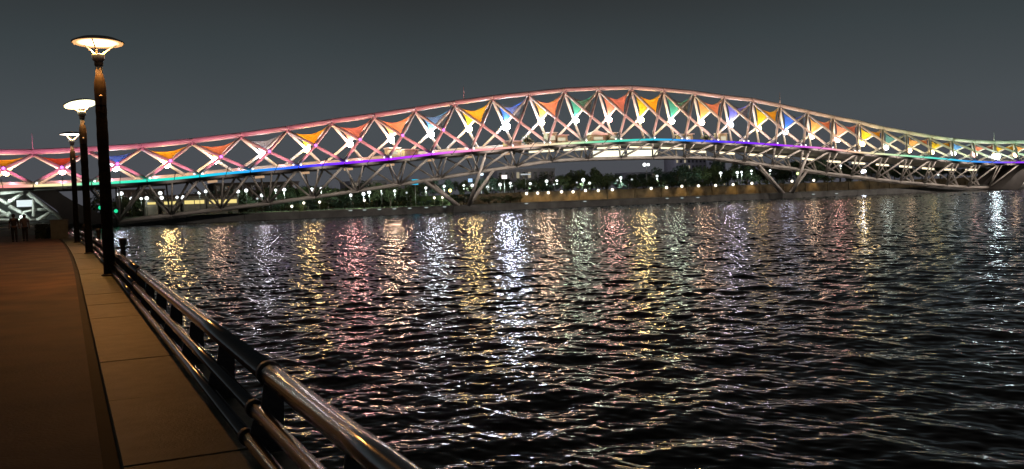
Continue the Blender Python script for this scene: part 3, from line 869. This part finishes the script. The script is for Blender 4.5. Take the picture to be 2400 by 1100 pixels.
# special lamps
for px_, py_, Y, col, s_, r_, lab in [(1055,447,238,(1,.85,.25),4,.45,'small yellow globe lamp behind the left V pier'),
                                   (1870,407,240,(.75,1,.35),2.5,.5,'yellow green globe lamp behind the right V pier'),
                                   (2024,402,238,(.75,.82,1),40,.75,'large bluish white lamp below the right half of the truss')]:
    p = atY(px_, py_, Y); g0 = ground(p.x, Y)
    t = empty('globe_lamp', (p.x, Y, g0), lab, 'street lamp', 'globe lamps on the far bank')
    MB().tube([(0, 0, 0), (0, 0, p.z-g0-.2)], .08, 6).build('pole', M_pole, t)
    MB().ball((0, 0, p.z-g0), r_, 10, 6).build('globe', emit('special_globe', col, s_), t)
for i, (px_, py_) in enumerate([(235, 487), (272, 495)]):
    p = atY(px_, py_, 206.0)
    t = empty('signal_lamp', (p.x, 206.3, 1.0), ['green signal lamp higher up, hidden partly by the nearest lamp post', 'green signal lamp on a dark box, lower of the two'][i], 'signal lamp', 'green signal lamps by the landing')
    MB().box((-.16, .0, -.9), (.16, .5, p.z-1.0-.5)).build('post', M_post, t)
    MB().box((-.7, .1, p.z-1.0-.65), (.9, .6, p.z-1.0+.6)).build('housing', M_post, t)
    MB().ball((0, 0, p.z-1.0), .38, 10, 6).build('lens', emit('green_lens', (.02, .75, .33), 1.1), t)
# marker lamps along the barrage face
M_mark = emit('marker', (.80, .90, .88), .55)
for i, px_ in enumerate([822, 855, 890, 925, 961, 1000, 1043, 1235, 1372, 1565, 1600, 1637, 1858, 1908, 1962]):
    base_y = 486.5-(px_-822)*.0285
    p = atY(px_, base_y, 206.6)
    reg = region(px_)[0]
    b = MB().ball((0, 0, 0), .5, 8, 6, .22)
    o = b.build('marker_light', M_mark, None, (p.x, 206.88, max(.5, min(1.35, p.z))))
    tag(o, lamp_label('flat pale marker light on dark barrage', reg), 'marker light', 'marker lights on the barrage')

# signs and lit boxes
def litbox(name, px_, py_, Y, w, h, col, s_, label, cat='sign'):
    p = atY(px_, py_, Y); g0 = ground(p.x, Y)
    t = empty(name, (p.x, Y, g0), label, cat)
    MB().tube([(0, .15, 0), (0, .15, p.z-g0)], .09, 6).build('pole', M_pole, t)
    MB().box((-w/2, 0, p.z-g0-h/2), (w/2, .3, p.z-g0+h/2)).build('housing', M_pole, t)
    MB().box((-w/2+.08, -.06, p.z-g0-h/2+.08), (w/2-.08, 0, p.z-g0+h/2-.08)).build('lit_face', emit('lit_face', col, s_), t)
litbox('lit_sign', 973, 427, 241, 1.9, 1.6, (.02, .55, .85), 1.3, 'square cyan lit sign above the far trees near the left V pier')
litbox('lit_sign', 1127, 405, 243, 1.6, 1.7, (.75, .92, 1), 2.2, 'tall white lit sign box right of the left V pier')
litbox('lit_sign', 1145, 400, 243.5, 1.3, .5, (.25, .48, .85), 1.0, 'narrow pale blue sign attached beside a white sign box')
litbox('lit_sign', 1182, 415, 243, 1.8, 1.2, (1, .88, .95), 1.8, 'pinkish white lit sign box over the dark trees')
litbox('lit_sign', 1102, 423, 243, 1.4, 1.1, (.4, .62, 1), 1.3, 'light blue lit sign box close to the left V pier')
litbox('lit_sign', 1232, 409, 260, 3.6, .5, (.85, .92, 1), .6, 'thin long white light bar on the low grey building', 'light bar')

# ------------------------------------------------------------------ far bank: buildings
M_stall = mat('stall_board', (.09, .07, .055), .8, var=.3, scale=1)
M_yel = emit('shop_yellow', (1, .80, .28), .95)
M_winA = emit('window_lit', (1, .86, .6), .35)
M_winD = mat('window_dark', (.05, .05, .06), .2, var=.2)
def building(px0, px1, py_top, Y, m_, label, name='building', rows=3, cols=8, lit=.25, depth=14, facade=13):
    a = atY(px0, py_top, Y); c = atY(px1, py_top, Y)
    g0 = ground(a.x, Y) if Y < 419 else 1.5
    w = c.x-a.x; h = (a.z+c.z)/2-g0
    t = empty(name, (a.x, Y, g0), label, 'building')
    MB().box((0, 0, 0), (w, depth, h)).build('wall', m_, t)
    MB().box((-.3, -.3, h), (w+.3, depth+.3, h+.4)).build('roof', m_, t)
    for i in range(rows):
        for j in range(cols):
            x = w*(j+.25)/cols; z = h*(i+.3)/rows
            fr = MB().box((x-.1, -.12, z-.1), (x+w/cols*.5+.1, -.0, z+h/rows*.5+.1)).build('window', m_, t)
            MB().box((x, -.14, z), (x+w/cols*.5, -.12, z+h/rows*.5)).build('pane', M_winA if rng.random() < lit else M_winD, fr)
    if facade:
        L = bpy.data.lights.new('facade_fill', 'SPOT'); L.energy = facade*w*h; L.color = (.85, .82, 1); L.spot_size = R(120); L.spot_blend = .9; L.shadow_soft_size = 1  # unseen spot added to lift the walls, in place of city glow
        lo = bpy.data.objects.new('facade_fill', L); COL.objects.link(lo); lo.location = (-max(w, h)*.8, -max(w, h)*.8, h*.9); lo.parent = t
        lo.rotation_euler = Vector((1, 1, -.15)).to_track_quat('-Z', 'Y').to_euler()
    return t
building(1582, 1655, 372, 560, M_bldB, 'tall faint grey block behind the trees under the middle span', 'apartment_block', 6, 8, .12)
building(1660, 1700, 378, 600, M_bldB, 'narrower faint grey block beside the tall one', 'apartment_block', 6, 5, .1)
building(1165, 1300, 398, 330, M_bldB, 'low long grey building behind trees right of the left V pier', 'building', 2, 10, .08)
building(1470, 1560, 405, 480, M_bldB, 'low pinkish grey building in the gap between the treetops', 'building', 3, 8, .05)
building(285, 385, 447, 292, M_bldA, 'brown plaster building behind the lamps at the near landing', 'building', 2, 6, .15, facade=0)
building(500, 700, 430, 330, M_bldA, 'wide brown building behind trees under the left deck', 'building', 3, 10, .08, facade=0)
building(820, 980, 425, 340, M_bldB, 'grey building behind the cyan sign', 'building', 3, 9, .12)
# market pavilion with glowing yellow openings
for i, (x0, x1, yt, yb, lab) in enumerate([(345, 366, 474, 481, 'short glowing stall'), (384, 418, 472, 481, 'glowing yellow stall with shrubs in front'), (432, 480, 469, 480, 'stall with two yellow openings and a pale fascia'), (490, 556, 467, 479, 'longest glowing yellow stall')]):
    Y = 243
    a = atY(x0, yb, Y); c = atY(x1, yt, Y)
    w = c.x-a.x; z0, z1 = a.z-1.55, c.z-1.55+.25
    t = empty('market_stall', (a.x, Y, 1.55), lab+' on the far bank', 'market stall', 'lit market stalls')
    MB().box((-.4, .4, 0), (w+.4, 5, z1+.6)).build('body', M_stall, t)
    MB().hexa([(-.8, -.6, z1+.5), (w+.8, -.6, z1+.5), (w+.8, 5.3, z1+1.2), (-.8, 5.3, z1+1.2)], [(-.8, -.6, z1+.65), (w+.8, -.6, z1+.65), (w+.8, 5.3, z1+1.4), (-.8, 5.3, z1+1.4)]).build('awning', M_stall, t)
    n = 2 if i == 2 else 1
    for j in range(n):
        MB().box((w*j/n+.1, .3, z0+.1), (w*(j+1)/n-.1, .4, z1-.25)).build('lit_opening', M_yel, t)
    MB().box((-.2, .0, 0), (w+.2, .3, max(.3, z0-.2))).build('counter', M_stall, t)

# ------------------------------------------------------------------ trees and shrubs
def crown_mesh(seed, m_, n=1500, blobs=9):
    g = random.Random(seed); b = MB()
    cl = [(Vector((g.gauss(0, .34), g.gauss(0, .34), .58+g.gauss(0, .17))), g.uniform(.16, .30)) for _ in range(blobs)]
    for i in range(n):
        c, r_ = g.choice(cl)
        d = Vector((g.gauss(0, 1), g.gauss(0, 1), g.gauss(0, .8))).normalized()*r_*(g.random()**.4)
        p = c+d
        u = Vector((g.gauss(0, 1), g.gauss(0, 1), g.gauss(0, 1))).normalized(); w = u.orthogonal().normalized()
        s_ = g.uniform(.020, .042)
        n0 = len(b.v); b.v += [p-u*s_-w*s_*.6, p+u*s_-w*s_*.5, p+u*s_*1.1+w*s_*.5, p-u*s_*.8+w*s_*.6]
        b.f.append((n0, n0+1, n0+2, n0+3)); b.sm.append(False)
    return b.mesh('crown', m_)
def trunk_mesh(seed):
    g = random.Random(seed); b = MB()
    b.tube([(0, 0, 0), (g.uniform(-.03, .03), 0, .25), (g.uniform(-.05, .05), .02, .6)], [.035, .026, .01], 7)
    for i in range(4):
        a = g.uniform(0, 6.28)
        b.tube([(0, 0, .22+.06*i), (math.cos(a)*.15, math.sin(a)*.15, .42+.05*i), (math.cos(a)*.28, math.sin(a)*.28, .55+.06*i)], [.014, .009, .004], 5)
    return b.mesh('trunk', M_bark)
CM = [crown_mesh(11+i, [M_leafA, M_leafB, M_leafA, M_leafC, M_leafB][i]) for i in range(5)]
TM = [trunk_mesh(31+i) for i in range(5)]
KN = ['dark leafy tree', 'olive green tree', 'dense dark tree', 'bluish green tree', 'loose olive tree']
prof_x = [230, 400, 560, 700, 800, 900, 1000, 1060, 1150, 1220, 1300, 1370, 1430, 1480, 1510, 1560, 1620, 1690, 1740, 1800, 1870, 1950, 2060, 2200, 2330]
prof_y = [448, 452, 446, 430, 432, 430, 425, 418, 415, 414, 408, 392, 392, 402, 408, 398, 386, 384, 386, 380, 372, 372, 376, 384, 392]
tc_ = {}
def add_tree(px_, py_, Y, kind, wscale=1.0):
    p = atY(px_, py_, Y); g0 = ground(p.x, Y)
    h = max(2.2, p.z-g0)
    reg = region(px_)[0]; key = (kind, reg); tc_[key] = tc_.get(key, 0)+1
    n = ORD[tc_[key]-1]
    span = ['before the left V pier', 'between the two V piers', 'beyond the right V pier'][reg]
    t = empty('tree', (p.x, Y, g0), f'{n} {KN[kind]} from the left {span}', 'tree', 'trees on the far bank', rng.uniform(0, 6.28))
    for nm, me in (('trunk', TM[kind]), ('crown', CM[kind])):
        o = bpy.data.objects.new(nm, me); COL.objects.link(o); o.parent = t
        o.scale = (h*wscale, h*wscale, h)
x = 250.0
i = 0
while x < 2340:
    yy = interp(prof_x, prof_y, x)+rng.uniform(-5, 14)
    Y = rng.uniform(250, 296)
    if x < 640: yy = max(yy, 446)
    add_tree(x, yy, Y, rng.randrange(5), rng.uniform(.95, 1.35))
    x += rng.uniform(16, 34); i += 1
# a nearer, lower row that catches the lamp light
sc_ = {}
x = 560.0
while x < 1980:
    Y = rng.uniform(236.5, 240) if x > 1200 else rng.uniform(226, 240)
    p = atY(x, 400, Y); g0 = ground(p.x, Y)
    reg = region(x)[0]; sc_[reg] = sc_.get(reg, 0)+1
    h = rng.uniform(1.6, 3.2)
    span = ['before the left V pier', 'between the two V piers', 'beyond the right V pier'][reg]
    kd = rng.choice((1, 3, 4))
    t = empty('shrub', (p.x, Y, g0-.3), f'{ORD[sc_[reg]-1]} low lamp-lit shrub from the left {span}', 'shrub', 'shrubs along the far bank', rng.uniform(0, 6.28))
    for nm, me in (('stem', TM[kd]), ('foliage', CM[kd])):
        o = bpy.data.objects.new(nm, me); COL.objects.link(o); o.parent = t; o.scale = (h*1.4, h*1.4, h)
    x += rng.uniform(22, 52)
